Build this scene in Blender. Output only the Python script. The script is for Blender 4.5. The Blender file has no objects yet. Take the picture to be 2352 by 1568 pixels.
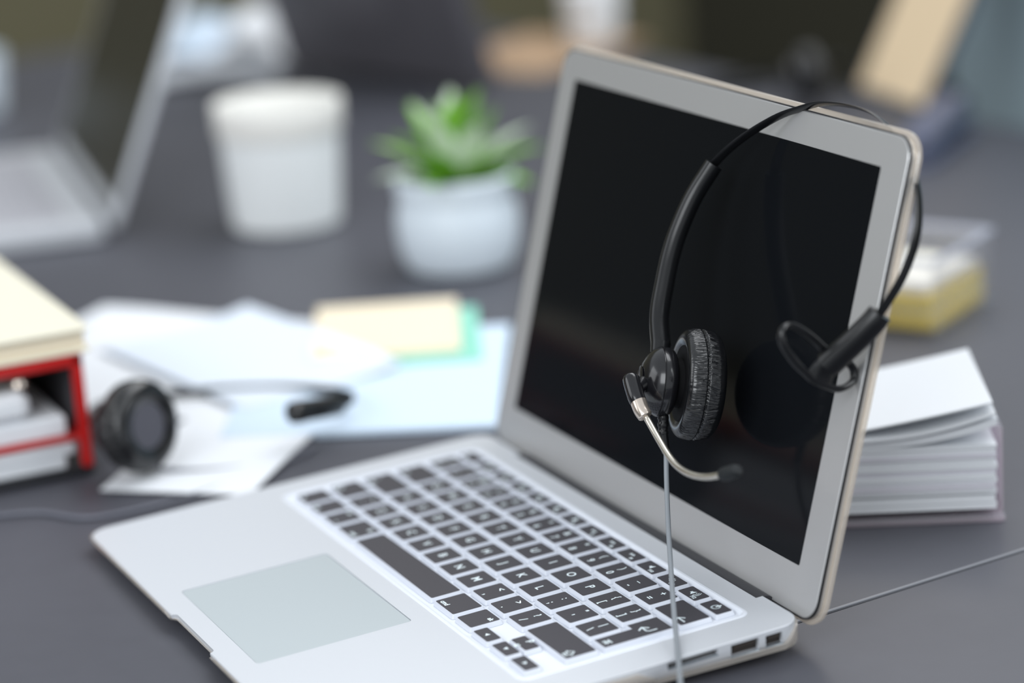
import bpy, bmesh, math, random
from mathutils import Vector, Matrix, noise
random.seed(7)
S = bpy.context.scene
COL = S.collection
pi, sin, cos = math.pi, math.sin, math.cos
MM = 0.001                                           # everything is drawn in millimetres; the world is in metres

# ------------------------------------------------------------------ camera, world, lights, exposure
cam = bpy.data.cameras.new('camera'); cam_o = bpy.data.objects.new('camera', cam); COL.objects.link(cam_o)
RX, DN, FW = Vector((.437672, .897028, -.0615146)), Vector((.2215246, -.1738854, -.9595263)), Vector((-.8714184, .4063308, -.2748186))
cam_o.matrix_world = Matrix(((RX[0], -DN[0], -FW[0], 1.180455), (RX[1], -DN[1], -FW[1], -.428049), (RX[2], -DN[2], -FW[2], .445463), (0, 0, 0, 1)))
cam.sensor_width = 36; cam.sensor_fit = 'HORIZONTAL'; cam.lens = 88.679; cam.clip_start = .05; cam.clip_end = 50
cam.dof.use_dof = True; cam.dof.focus_distance = 1.150; cam.dof.aperture_fstop = 2.8; cam.dof.aperture_blades = 0
S.camera = cam_o
wd = bpy.data.worlds.new('daylight'); S.world = wd; wd.use_nodes = True
bg = wd.node_tree.nodes['Background']; bg.inputs[0].default_value = (.89, .945, 1.0, 1); bg.inputs[1].default_value = .70

def area(name, loc, aim, sx, sy, power, color):
    l = bpy.data.lights.new(name, 'AREA'); l.shape = 'RECTANGLE'; l.size = sx; l.size_y = sy; l.energy = power; l.color = color
    o = bpy.data.objects.new(name, l); COL.objects.link(o); o.location = loc
    o.rotation_euler = (Vector(aim) - Vector(loc)).to_track_quat('-Z', 'Y').to_euler(); return o
area('ceiling_light', (-.6, 1.3, 2.0), (-.3, .1, 0), 2.2, 1.6, 40, (.95, .97, 1))
area('window_light', (1.7, -2.0, 1.5), (0, .1, .1), 2.0, 1.5, 48, (.93, .965, 1))
area('left_fill_light', (-1.1, -2.6, 1.4), (0, .1, .1), 1.8, 1.4, 18, (.94, .97, 1))  # unseen fill added at front left to brighten the lid's bezel
area('right_fill_light', (1.5, 1.7, 1.25), (-.1, .3, .1), 1.4, 1.2, 22, (.93, .97, 1))  # unseen fill added so that right-facing sides come out brighter
area('warm_lamp_light', (-1.9, 1.6, 1.7), (0, .2, .1), .6, .6, 3, (1, .85, .66))
S.view_settings.view_transform = 'Standard'; S.view_settings.look = 'None'; S.view_settings.exposure = 0.12; S.view_settings.gamma = 1.0
S.view_settings.use_curve_mapping = False
S.cycles.use_denoising = True
S.cycles.max_bounces = 8; S.cycles.transparent_max_bounces = 40

# ------------------------------------------------------------------ materials
def lin(c):
    return tuple(((v/255)/12.92 if v/255 <= .04045 else ((v/255 + .055)/1.055)**2.4) for v in c) + (1,)
MATS = {}
def mat(name, rgb, rough=.5, metal=0, spec=.5, trans=0, ior=1.45, noise_amt=0, noise_scale=200, bump=0, bump_scale=800, emit=0, coat=0, alpha=1):
    if name in MATS: return MATS[name]
    m = bpy.data.materials.new(name); m.use_nodes = True; nt = m.node_tree; b = nt.nodes['Principled BSDF']
    c = lin(rgb); b.inputs['Base Color'].default_value = c; b.inputs['Roughness'].default_value = rough; b.inputs['Metallic'].default_value = metal
    b.inputs['Specular IOR Level'].default_value = spec; b.inputs['Transmission Weight'].default_value = trans; b.inputs['IOR'].default_value = ior
    b.inputs['Coat Weight'].default_value = coat; b.inputs['Alpha'].default_value = alpha
    if emit: b.inputs['Emission Color'].default_value = c; b.inputs['Emission Strength'].default_value = emit
    if noise_amt or bump:
        tc = nt.nodes.new('ShaderNodeTexCoord')
    if noise_amt:
        n = nt.nodes.new('ShaderNodeTexNoise'); n.inputs['Scale'].default_value = noise_scale; n.inputs['Detail'].default_value = 5
        nt.links.new(tc.outputs['Object'], n.inputs['Vector'])
        r = nt.nodes.new('ShaderNodeMixRGB'); r.blend_type = 'MIX'
        r.inputs[1].default_value = tuple(v*(1 - noise_amt) for v in c[:3]) + (1,); r.inputs[2].default_value = tuple(min(1, v*(1 + noise_amt)) for v in c[:3]) + (1,)
        nt.links.new(n.outputs['Fac'], r.inputs[0]); nt.links.new(r.outputs[0], b.inputs['Base Color'])
    if bump:
        n2 = nt.nodes.new('ShaderNodeTexNoise'); n2.inputs['Scale'].default_value = bump_scale; n2.inputs['Detail'].default_value = 4
        nt.links.new(tc.outputs['Object'], n2.inputs['Vector'])
        bp = nt.nodes.new('ShaderNodeBump'); bp.inputs['Strength'].default_value = bump; bp.inputs['Distance'].default_value = .0003
        nt.links.new(n2.outputs['Fac'], bp.inputs['Height']); nt.links.new(bp.outputs[0], b.inputs['Normal'])
    MATS[name] = m; return m
def clear_mat(name, tint, gloss=.25, rough=.06, frost=0.0):           # thin clear plastic: see-through with a fresnel gloss
    m = bpy.data.materials.new(name); m.use_nodes = True; nt = m.node_tree; nt.nodes.clear()
    out = nt.nodes.new('ShaderNodeOutputMaterial'); mx = nt.nodes.new('ShaderNodeMixShader'); tr = nt.nodes.new('ShaderNodeBsdfTransparent')
    gl = nt.nodes.new('ShaderNodeBsdfGlossy'); df = nt.nodes.new('ShaderNodeBsdfTranslucent'); mx2 = nt.nodes.new('ShaderNodeMixShader')
    df2 = nt.nodes.new('ShaderNodeBsdfDiffuse'); mx3 = nt.nodes.new('ShaderNodeMixShader')
    lf = nt.nodes.new('ShaderNodeLayerWeight'); lf.inputs[0].default_value = .5; pw = nt.nodes.new('ShaderNodeMath'); pw.operation = 'POWER'; pw.inputs[1].default_value = 3.2
    lw = nt.nodes.new('ShaderNodeMath'); lw.operation = 'MULTIPLY_ADD'; lw.inputs[1].default_value = .75; lw.inputs[2].default_value = .02 + gloss*.15
    nt.links.new(lf.outputs['Facing'], pw.inputs[0]); nt.links.new(pw.outputs[0], lw.inputs[0])
    tr.inputs[0].default_value = lin(tint); gl.inputs[0].default_value = (1, 1, 1, 1); gl.inputs[1].default_value = rough
    df.inputs[0].default_value = lin(tint); df2.inputs[0].default_value = lin(tint); mx2.inputs[0].default_value = frost; mx3.inputs[0].default_value = .5
    nt.links.new(df.outputs[0], mx3.inputs[1]); nt.links.new(df2.outputs[0], mx3.inputs[2])
    nt.links.new(tr.outputs[0], mx2.inputs[1]); nt.links.new(mx3.outputs[0], mx2.inputs[2])
    nt.links.new(lw.outputs[0], mx.inputs[0]); nt.links.new(mx2.outputs[0], mx.inputs[1]); nt.links.new(gl.outputs[0], mx.inputs[2]); nt.links.new(mx.outputs[0], out.inputs[0])
    return m
ALU = mat('brushed_aluminium', (206, 209, 214), .42, .25, noise_amt=.02, noise_scale=900, bump=.05, bump_scale=2500)
ALU_PAD = mat('trackpad_glass_grey', (184, 192, 195), .38, .2, bump=.06, bump_scale=2500)
ALU_LID = mat('bezel_aluminium', (198, 198, 198), .38, .6, bump=.04, bump_scale=2500)
BLACKP = mat('black_plastic', (17, 18, 20), .28, spec=.5, bump=.06, bump_scale=1500)
BLACKG = mat('glossy_black_plastic', (22, 22, 25), .2, spec=.6, coat=.2)
LEATHER = mat('black_leatherette', (20, 21, 23), .22, spec=.8, bump=.08, bump_scale=900)
KEYB = mat('key_black', (66, 64, 69), .55, spec=.4, noise_amt=.05, noise_scale=700)
LEG = mat('legend_white', (232, 244, 248), .5, emit=0)
COVER = mat('silicone_cover', (222, 226, 234), .35, spec=.4, trans=0)
SCREEN = mat('screen_glass', (18, 20, 23), .10, spec=.11)
HINGE = mat('hinge_black', (52, 52, 56), .5)
PORT = mat('port_dark', (48, 42, 38), .6)
PORTLIP = mat('port_metal', (150, 158, 165), .35, .7)
CASE = clear_mat('warm_clear_case', (252, 245, 236), .35, .12, .38)
GASK = mat('rubber_gasket', (38, 38, 40), .7)
STEEL = mat('satin_steel', (214, 208, 196), .25, .9)
CHROME = mat('collar_metal', (216, 204, 192), .22, .85)
CORD = mat('grey_cord', (134, 139, 144), .4, spec=.5)
DESKM = mat('charcoal_desk_laminate', (76, 77, 84), .45, spec=.34, noise_amt=.06, noise_scale=60, bump=.05, bump_scale=1500)
PAPER = mat('white_paper', (224, 227, 231), .8, spec=.2)
PAPERB = mat('blue_white_paper', (200, 216, 232), .7, spec=.3)
PAPERM = mat('mint_paper', (138, 206, 186), .7)
CREAM = mat('cream_paper', (230, 217, 192), .75, spec=.2)
EDGE = mat('paper_edges', (212, 211, 219), .85, spec=.1, noise_amt=.06, noise_scale=40)
RED = mat('red_plastic', (188, 26, 24), .35)
ACRYL = clear_mat('clear_acrylic', (250, 250, 252), .15, .05, .05)
ACRYLE = clear_mat('acrylic_edge', (240, 232, 238), .2, .1, .4)
CERAM = mat('white_ceramic', (214, 224, 232), .28, spec=.5)
CUPM = mat('white_card', (232, 235, 235), .6, spec=.3)
SOIL = mat('dark_soil', (52, 40, 30), .9, noise_amt=.4, noise_scale=90)
LEAF = mat('leaf_green', (118, 172, 56), .25, noise_amt=.35, noise_scale=30)
LEAFP = mat('leaf_pale', (206, 220, 198), .22, noise_amt=.25, noise_scale=30)
YELLOW = mat('yellow_paper', (242, 214, 88), .7)

# ------------------------------------------------------------------ mesh helpers (millimetres)
class B:
    def __init__(s): s.bm = bmesh.new(); s.mi = 0
    def face(s, vs):
        try: f = s.bm.faces.new(vs); f.material_index = s.mi; return f
        except ValueError: return None
    def v(s, p): return s.bm.verts.new(p)
    def loft(s, rings, closed=True, caps=(True, True)):
        R = [[s.v(p) for p in r] for r in rings]; n = len(R[0])
        for a, b in zip(R, R[1:]):
            for i in range(n if closed else n - 1):
                s.face((a[i], a[(i+1) % n], b[(i+1) % n], b[i]))
        if caps[0]: s.face(R[0][::-1])
        if caps[1]: s.face(R[-1])
        return R
    def slab(s, cx, cy, w, h, r, z0, z1, bev=.3, seg=6, shrink=0):      # rounded rectangle plate with eased edges
        rr = lambda i: rrect(cx, cy, w - 2*i, h - 2*i, max(r - i, .01), seg)
        rings = [[(x, y, z0) for x, y in rr(bev)], [(x, y, z0 + bev) for x, y in rr(0)], [(x, y, z1 - bev) for x, y in rr(shrink)], [(x, y, z1) for x, y in rr(bev + shrink)]]
        s.loft(rings)
    def box(s, x0, x1, y0, y1, z0, z1, bev=.4): s.slab((x0+x1)/2, (y0+y1)/2, abs(x1-x0), abs(y1-y0), bev, min(z0, z1), max(z0, z1), bev, 2)
    def sweep(s, pts, prof, up=(0, 0, 1), closed=False, caps=True):     # prof(t) -> [(u, w)]; up gives the w direction
        P = [Vector(p) for p in pts]; n = len(P); rings = []; U = None
        for i in range(n):
            a = P[(i-1) % n] if closed or i else P[0]; b = P[(i+1) % n] if closed or i < n-1 else P[-1]
            T = (b - a).normalized()
            if U is None:
                U = Vector(up[:3]); U = U - T*U.dot(T); U = U.normalized() if U.length > .05 else T.orthogonal().normalized()
            elif up is not None and len(up) == 4: U = (U - T*U.dot(T)).normalized()
            else:
                U2 = Vector(up[:3]); U2 = U2 - T*U2.dot(T); U = U2.normalized() if U2.length > .15 else (U - T*U.dot(T)).normalized()
            X = T.cross(U)
            rings.append([P[i] + X*u + U*w for u, w in prof(i/(n-1))])
        if closed: rings.append(rings[0])
        if closed:
            R = [[s.v(p) for p in r] for r in rings[:-1]]; m = len(R[0])
            for k in range(n):
                a, b = R[k], R[(k+1) % n]
                for i in range(m): s.face((a[i], a[(i+1) % m], b[(i+1) % m], b[i]))
        else: s.loft(rings, True, (caps, caps))
    def tube(s, pts, r, seg=12, closed=False):
        rf = r if callable(r) else (lambda t: r)
        up = (0, 0, 1, 0)
        s.sweep(pts, lambda t: [(rf(t)*cos(2*pi*k/seg), rf(t)*sin(2*pi*k/seg)) for k in range(seg)], up, closed)
    def lathe(s, prof, seg=48, M=None):                                 # profile of (r, z); r = 0 closes the end
        rings = []
        for r, z in prof:
            rings.append([(max(r, .001)*cos(2*pi*k/seg), max(r, .001)*sin(2*pi*k/seg), z) for k in range(seg)])
        if M is not None: rings = [[M @ Vector(p) for p in rg] for rg in rings]
        s.loft(rings, True, (prof[0][0] <= .01, prof[-1][0] <= .01))
    def add_mesh(s, me, M=Matrix()):
        vs = [s.v(M @ v.co) for v in me.vertices]
        for p in me.polygons: s.face([vs[i] for i in p.vertices])
    def done(s, name, mats, parent=None, M=None, smooth=35):
        bm = s.bm
        bmesh.ops.scale(bm, vec=(MM, MM, MM), verts=bm.verts)
        bmesh.ops.recalc_face_normals(bm, faces=bm.faces)
        me = bpy.data.meshes.new(name); bm.to_mesh(me); bm.free()
        for m in (mats if isinstance(mats, (list, tuple)) else [mats]): me.materials.append(m)
        if smooth:
            me.shade_smooth(); me.set_sharp_from_angle(angle=math.radians(smooth))
        o = bpy.data.objects.new(name, me); COL.objects.link(o)
        if parent: o.parent = parent
        if M is not None: o.matrix_local = M
        return o
def rrect(cx, cy, w, h, r, seg=6):
    out = []
    for sx, sy, a0 in ((1, 1, 0), (-1, 1, 90), (-1, -1, 180), (1, -1, 270)):
        for k in range(seg + 1):
            a = math.radians(a0 + 90*k/seg); out.append((cx + sx*(w/2 - r) + r*cos(a), cy + sy*(h/2 - r) + r*sin(a)))
    return out
def smooth_path(pts, n=8):                                              # Catmull-Rom through the points
    P = [Vector(p) for p in pts]; P = [2*P[0] - P[1]] + P + [2*P[-1] - P[-2]]; out = []
    for i in range(1, len(P) - 2):
        a, b, c, d = P[i-1:i+3]
        for k in range(n):
            t = k/n; out.append(.5*((2*b) + (c - a)*t + (2*a - 5*b + 4*c - d)*t*t + (3*b - a - 3*c + d)*t**3))
    out.append(P[-2]); return out
def closed_path(pts, n=6):
    m = len(pts); P = [Vector(p) for p in pts]; out = []
    for i in range(m):
        a, b, c, d = P[(i-1) % m], P[i], P[(i+1) % m], P[(i+2) % m]
        for k in range(n):
            t = k/n; out.append(.5*((2*b) + (c - a)*t + (2*a - 5*b + 4*c - d)*t*t + (3*b - a - 3*c + d)*t**3))
    return out
def tag(o, label=None, cat=None, group=None, kind=None):
    if label: o['label'] = label
    if cat: o['category'] = cat
    if group: o['group'] = group
    if kind: o['kind'] = kind
    return o
def empty(name, loc=(0, 0, 0), rz=0, label=None, cat=None, group=None):
    o = bpy.data.objects.new(name, None); COL.objects.link(o); o.empty_display_size = .02
    o.location = Vector(loc)*MM; o.rotation_euler = (0, 0, rz); return tag(o, label, cat, group)
def copy_tree(o, parent=None):
    c = o.copy(); COL.objects.link(c)
    if parent: c.parent = parent
    for ch in list(o.children): copy_tree(ch, c)
    return c
def frame(origin, ex, ey):                                              # matrix with given x and y axes, origin in mm
    ex = Vector(ex).normalized(); ez = ex.cross(Vector(ey)).normalized(); ey = ez.cross(ex)
    return Matrix(((ex[0], ey[0], ez[0], origin[0]*MM), (ex[1], ey[1], ez[1], origin[1]*MM), (ex[2], ey[2], ez[2], origin[2]*MM), (0, 0, 0, 1)))
def cut(o, cutters):                                                    # boolean difference, baked into the mesh
    for c in cutters:
        m = o.modifiers.new('cut', 'BOOLEAN'); m.operation = 'DIFFERENCE'; m.object = c; m.solver = 'EXACT'
    dg = bpy.context.evaluated_depsgraph_get(); dg.update()
    me = bpy.data.meshes.new_from_object(o.evaluated_get(dg)); o.modifiers.clear(); old = o.data; o.data = me; me.name = old.name
    me.shade_smooth(); me.set_sharp_from_angle(angle=math.radians(30))
    for c in cutters: bpy.data.objects.remove(c)
TXT = {}
def text_mesh(body, size):
    k = (body, size)
    if k not in TXT:
        cu = bpy.data.curves.new('lettering', 'FONT'); cu.body = body; cu.size = size; cu.align_x = 'CENTER'; cu.align_y = 'CENTER'; cu.resolution_u = 3; cu.offset = .11
        t = bpy.data.objects.new('lettering', cu); COL.objects.link(t); dg = bpy.context.evaluated_depsgraph_get(); dg.update()
        TXT[k] = bpy.data.meshes.new_from_object(t.evaluated_get(dg)); bpy.data.objects.remove(t)
    return TXT[k]

# ------------------------------------------------------------------ setting
def quad_wall(name, x0, x1, y0, y1, z0, z1, m):
    b = B(); b.box(x0, x1, y0, y1, z0, z1, .5); return tag(b.done(name, m, smooth=0), kind='structure')
quad_wall('floor', -3600, 2600, -3300, 2300, -760, -720, mat('brown_floor', (92, 78, 66), .5, noise_amt=.2, noise_scale=4))
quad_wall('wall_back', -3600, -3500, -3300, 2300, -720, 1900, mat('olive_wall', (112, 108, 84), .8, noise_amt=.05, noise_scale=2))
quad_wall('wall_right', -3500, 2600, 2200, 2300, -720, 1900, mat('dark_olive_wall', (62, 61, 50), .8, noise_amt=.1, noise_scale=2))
quad_wall('wall_left', -3500, 600, -3300, -3200, -720, 1900, mat('dark_brown_wall', (64, 58, 54), .8, noise_amt=.1, noise_scale=2))  # unseen wall, put in dark so the laptop screen mirrors little light

# ------------------------------------------------------------------ desks
def desk(x0, x1, y0, y1, label):
    r = empty('desk', (0, 0, -720), math.radians(6), label, 'desk', 'charcoal desks pushed together')
    b = B(); b.box(x0, x1, y0, y1, 695, 720, 1.2); b.done('desk_top', DESKM, r)
    b = B(); b.box(x1 - 1.7, x1, y0, y1, 715, 720.1, .4); b.done('edge_glint', mat('painted_edge_glint', (120, 122, 128), .4), r)  # pale strip paints the light caught by the bevelled seam edge
    for x in (x0 + 60, x1 - 60):
        for y in (y0 + 60, y1 - 60):
            b = B(); b.box(x - 25, x + 25, y - 25, y + 25, 0, 695, 2); b.done('leg', mat('desk_leg_grey', (70, 70, 74), .4, .5), r)
    return r
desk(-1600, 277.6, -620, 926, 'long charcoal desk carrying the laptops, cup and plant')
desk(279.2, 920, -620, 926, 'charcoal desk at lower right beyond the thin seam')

# ------------------------------------------------------------------ main laptop
U = 19.0
TILT = math.radians(2.135)
lap = empty('laptop', (0, -.503, 13.503), 0, 'open silver laptop with black screen, a headset hooked on its lid', 'laptop')
lap.rotation_euler = (TILT, 0, 0)
LAPM = Matrix.Translation(Vector((0, -.503, 13.503))*MM) @ Matrix.Rotation(TILT, 4, 'X')
CX, ZT = 138.3, -.8
X0, X1, Y0, Y1 = CX - 162.5, CX + 162.5, -113.5, 115
def zb(y): t = (y - Y0)/(Y1 - Y0); return ZT - (3.4 + 8.1*(1 - (1 - t)**1.35))       # underside of the wedge
def bring(inset, fz, y_extra=0):
    out = []
    for x, y in rrect(CX, (Y0 + Y1)/2, 325 - 2*inset, (Y1 - Y0) - 2*inset, max(11 - inset, 1), 8):
        out.append((x, y, ZT + (zb(y) - ZT)*fz))
    return out
b = B(); b.loft([bring(9, 1), bring(4, .97), bring(1.4, .84), bring(.3, .62), bring(0, .35), [(x, y, ZT - .35) for x, y, z in bring(0, 0)], bring(.35, 0)])
body = b.done('base_body', ALU, lap, smooth=30)
def cutter(f):
    c = B(); f(c); return c.done('cutter', ALU, lap)
SL = [(46, 71, -4.6, -2.2), (77.5, 91.5, -8.0, -2.6), (95, 103.5, -8.2, -3.0)]   # card slot, wide port, small port: y0, y1, z0, z1
cs = [cutter(lambda c: c.slab(CX - .6, 43, 285.5, 113, 5, -2.45, 3, .05)),
      cutter(lambda c: c.slab(CX, -62.5, 104.5, 75.5, 2, -1.5, 3, .05)),
      cutter(lambda c: c.box(18.5, 266.5, 111.2, 130, -20, 3, .1)),
      cutter(lambda c: c.slab(CX, Y0 - 3.5, 54, 12, 2.5, -20, 3, .05))]
for y0, y1, z0, z1 in SL: cs.append(cutter(lambda c: c.box(X1 - 5, X1 + 4, y0, y1, z0, z1, .3)))
cut(body, cs)
for nm, (y0, y1, z0, z1) in zip(('card_slot', 'usb_port', 'display_port'), SL):
    b = B(); b.box(X1 - 4.6, X1 - 2.4, y0 + .1, y1 - .1, z0 + .1, z1 - .1, .1); b.mi = 1
    if nm != 'card_slot': b.box(X1 - 2.4, X1 - .5, y0 + 1.3, y1 - 1.3, (z0 + z1)/2 + .3, (z0 + z1)/2 + 1.8, .1)
    b.mi = 2; b.box(X1 - 2.4, X1 + .12, y0 - .1, y1 + .1, z0 - .75, z0, .1)
    b.done(nm, [PORT, PORT, PORTLIP], lap)
b = B(); b.slab(CX, -62.5, 103.9, 74.9, 1.8, -1.4, ZT - .25, .1); b.done('trackpad', ALU_PAD, lap)

# keyboard: the clear cover fills the well; each key shows black through it
def keyrows():
    rows = []
    def row(Y, specs, x=0):
        for w, t in specs:
            rows.append((x + w/2, Y, w, 1, t)); x += w
    row(0, [(1, 'fn'), (1, 'ctrl'), (1, 'alt'), (1.25, 'cmd'), (5, ''), (1.25, 'rcmd'), (1, 'ralt')])
    row(1, [(1.25, 'shift'), (1, '`~')] + [(1, c) for c in 'ZXCVBNM'] + [(1, ',<'), (1, '.>'), (1, '/?'), (2.25, 'rshift')])
    row(2, [(1.75, 'caps')] + [(1, c) for c in 'ASDFGHJKL'] + [(1, ';:'), (1, "'\""), (1, '\\|')])
    row(3, [(1.5, 'tab')] + [(1, c) for c in 'QWERTYUIOP'] + [(1, '[{'), (1, ']}')])
    row(4, [(1, '§±'), (1, '1!'), (1, '2@'), (1, '3£'), (1, '4$'), (1, '5%'), (1, '6^'), (1, '7&'), (1, '8*'), (1, '9('), (1, '0)'), (1, '-_'), (1, '=+'), (1.5, 'back')])
    for i in range(14): rows.append(((i + .5)*14.5/14, 4.78, 14.5/14, .56, 'esc' if i == 0 else ('power' if i == 13 else 'F%d' % i)))
    rows.append((12, -.25, 1, .5, 'left')); rows.append((13, .25, 1, .5, 'up')); rows.append((13, -.25, 1, .5, 'down')); rows.append((14, -.25, 1, .5, 'right'))
    return rows
GAP = 4.2
def key_outline(X, Y, w, h, g):
    return X*U, Y*U, w*U - g, h*U - (g if h == 1 else g*.62)
def arrow_poly(b, pts, z):
    b.face([b.v((x, y, z)) for x, y in pts])
def stroke(b, pts, wd_, z):
    for (ax, ay), (bx, by) in zip(pts, pts[1:]):
        d = Vector((bx - ax, by - ay)).normalized(); nx, ny = -d.y*wd_/2, d.x*wd_/2; ex, ey = d.x*wd_/2, d.y*wd_/2
        arrow_poly(b, [(ax - nx - ex, ay - ny - ey), (bx - nx + ex, by - ny + ey), (bx + nx + ex, by + ny + ey), (ax + nx - ex, ay + ny - ey)], z)
cov = B()
cov.slab(CX - .6, 43, 285, 112.5, 4.8, -2.44, -2.25, .05)
o_ring = rrect(CX - .6, 43, 287, 114.5, 5.6, 8); i_ring = rrect(CX - .6, 43, 280.5, 108, 3.5, 8)      # raised lip round the well
cov.loft([[(x, y, ZT + .02) for x, y in o_ring], [(x, y, ZT + .35) for x, y in rrect(CX - .6, 43, 286, 113.5, 5.2, 8)], [(x, y, ZT + .3) for x, y in rrect(CX - .6, 43, 284, 111.5, 4.6, 8)], [(x, y, -2.3) for x, y in i_ring]], True, (False, False))
cov.mi = 1
ENT = [(13.5, 3.5), (14.5, 3.5), (14.5, 1.5), (13.75, 1.5), (13.75, 2.5), (13.5, 2.5)]
def ent_pts(g):                                                         # the tall return key with a notch at its lower left
    a = g/2; xs = [13.5*U + a, 14.5*U - a, 13.75*U + a]; ys = [3.5*U - a, 1.5*U + a, 2.5*U + a]
    return [(xs[0], ys[0]), (xs[0], ys[2]), (xs[2], ys[2]), (xs[2], ys[1]), (xs[1], ys[1]), (xs[1], ys[0])]
for X, Y, w, h, t in keyrows():
    cx, cy, kw, kh = key_outline(X, Y, w, h, GAP)
    cov.slab(cx, cy, kw + 2.4, kh + 2.3, 1.3, -2.3, -.06, .25, 4, .75)
e0, e1_ = ent_pts(GAP - 2.1), ent_pts(GAP - 1.1)
cov.loft([[(x, y, -2.3) for x, y in e0], [(x, y, -.3) for x, y in e1_], [(x, y, -.06) for x, y in ent_pts(GAP - .8)]])
cov.done('keyboard_cover', [COVER, mat('silicone_cap', (206, 210, 219), .35, spec=.4)], lap)
ZL = .075
def legend(b, t, cx, cy, kw, kh):
    if not t: return
    b.mi = 1
    def txt(s, x, y, size): b.add_mesh(text_mesh(s, size), Matrix.Translation((x, y, ZL)))
    def tri(x, y, dx, dy, s=1.3):
        px, py = -dy, dx; arrow_poly(b, [(x + dx*s, y + dy*s), (x - dx*s*.7 + px*s, y - dy*s*.7 + py*s), (x - dx*s*.7 - px*s, y - dy*s*.7 - py*s)], ZL)
    if len(t) == 1: txt(t, cx, cy, 6.2)
    elif len(t) == 2 and t != 'fn' and t[0] != 'F': txt(t[1], cx, cy + 3.6, 5.4); txt(t[0], cx, cy - 3.6, 5.6)
    elif t in ('left', 'right', 'up', 'down'): tri(cx, cy, *{'left': (-1, 0), 'right': (1, 0), 'up': (0, 1), 'down': (0, -1)}[t])
    elif t in ('fn', 'ctrl'): txt(t, cx - 3, cy - 5.2, 3.2)
    elif t == 'alt': txt('alt', cx - 3, cy + 5.0, 3.2); txt('~', cx + 3, cy - 4.6, 4)
    elif t == 'cmd': txt('cmd', cx + 4, cy - 4.8, 3.4); txt('#', cx + 5, cy + 4, 4)
    elif t == 'rcmd': txt('cmd', cx - 4.5, cy - 5.0, 3.6)
    elif t == 'ralt': txt('alt', cx + 4.6, cy + 3.8, 3.2)
    elif t == 'shift': up_arrow(b, cx - kw/2 + 4, cy - 4.4)
    elif t == 'rshift': up_arrow(b, cx + kw/2 - 4.6, cy - 4.2)
    elif t == 'caps': txt('•', cx - kw/2 + 3.5, cy, 4); txt('caps', cx - kw/2 + 7, cy - 5, 3.2)
    elif t == 'tab': stroke(b, [(cx - 9, cy - 4.5), (cx - 4, cy - 4.5)], .6, ZL); stroke(b, [(cx - 5.6, cy - 3), (cx - 4, cy - 4.5), (cx - 5.6, cy - 6)], .6, ZL)
    elif t == 'back':
        x, y = cx + 6.4, cy - 4.4; stroke(b, [(x + 3.4, y), (x - 2.6, y)], .75, ZL); stroke(b, [(x - .2, y + 2.2), (x - 2.6, y), (x - .2, y - 2.2)], .75, ZL)
    elif t == 'power':
        ring = [(cx + 1.9*cos(a), cy + 1.9*sin(a)) for a in [math.radians(120 + 300*k/18) for k in range(19)]]
        stroke(b, ring, .8, ZL); stroke(b, [(cx, cy + .3), (cx, cy + 2.6)], .8, ZL)
    elif t == 'esc': txt('esc', cx - 3.5, cy - 1.5, 3.2)
    elif t[0] == 'F':
        txt(t, cx + 3.6, cy - 2.4, 2.4)
        k = int(t[1:])
        if k == 12 or k == 11:
            arrow_poly(b, [(cx - 2.6, cy - .5), (cx - 1.6, cy - .5), (cx - .2, cy - 1.7), (cx - .2, cy + 2.1), (cx - 1.6, cy + .9), (cx - 2.6, cy + .9)], ZL)
            for r in ((1.4, 2.4, 3.4) if k == 12 else (1.4,)):
                stroke(b, [(cx + r*cos(a), cy + .2 + r*sin(a)) for a in (-.8, -.4, 0, .4, .8)], .4, ZL)
        elif k in (7, 8, 9):
            s_ = -1 if k == 7 else 1
            tri(cx - .9, cy + .6, s_, 0, 1.1); tri(cx + 1.2, cy + .6, s_, 0, 1.1)
        elif k == 10: arrow_poly(b, [(cx - 1.8, cy - .4), (cx - .8, cy - .4), (cx + .6, cy - 1.5), (cx + .6, cy + 2.2), (cx - .8, cy + 1), (cx - 1.8, cy + 1)], ZL)
        else:
            arrow_poly(b, [(cx + 1.3*cos(a), cy + .7 + 1.3*sin(a)) for a in [2*pi*j/10 for j in range(10)]], ZL)
            for j in range(8): a = 2*pi*j/8; stroke(b, [(cx + 1.9*cos(a), cy + .7 + 1.9*sin(a)), (cx + 2.5*cos(a), cy + .7 + 2.5*sin(a))], .4, ZL)
    b.mi = 0
def up_arrow(b, x, y):                                                  # outlined shift arrow with a block beneath
    stroke(b, [(x - 2.6, y + .4), (x, y + 3), (x + 2.6, y + .4), (x + 1.3, y + .4), (x + 1.3, y - 2.2), (x - 1.3, y - 2.2), (x - 1.3, y + .4), (x - 2.6, y + .4)], .55, ZL)
    stroke(b, [(x - .7, y - 1), (x + .7, y - 1)], .5, ZL)
for X, Y, w, h, t in keyrows():
    cx, cy, kw, kh = key_outline(X, Y, w, h, GAP)
    b = B(); b.slab(cx, cy, kw, kh, .9, -.1, .05, .05, 3); legend(b, t, cx, cy, kw, kh)
    b.done('key', [KEYB, LEG], lap, smooth=0)
b = B(); ep = ent_pts(GAP); b.loft([[(x, y, -.1) for x, y in ep], [(x, y, .05) for x, y in ep]]); b.mi = 1
x, y = 14*U + 1.5, 3*U - 2
stroke(b, [(x + 2.6, y + 3), (x + 2.6, y - .6), (x + 1.6, y - 1.5), (x - 3, y - 1.5)], .8, ZL); stroke(b, [(x - .8, y + .8), (x - 3, y - 1.5), (x - .8, y - 3.8)], .8, ZL)
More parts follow.
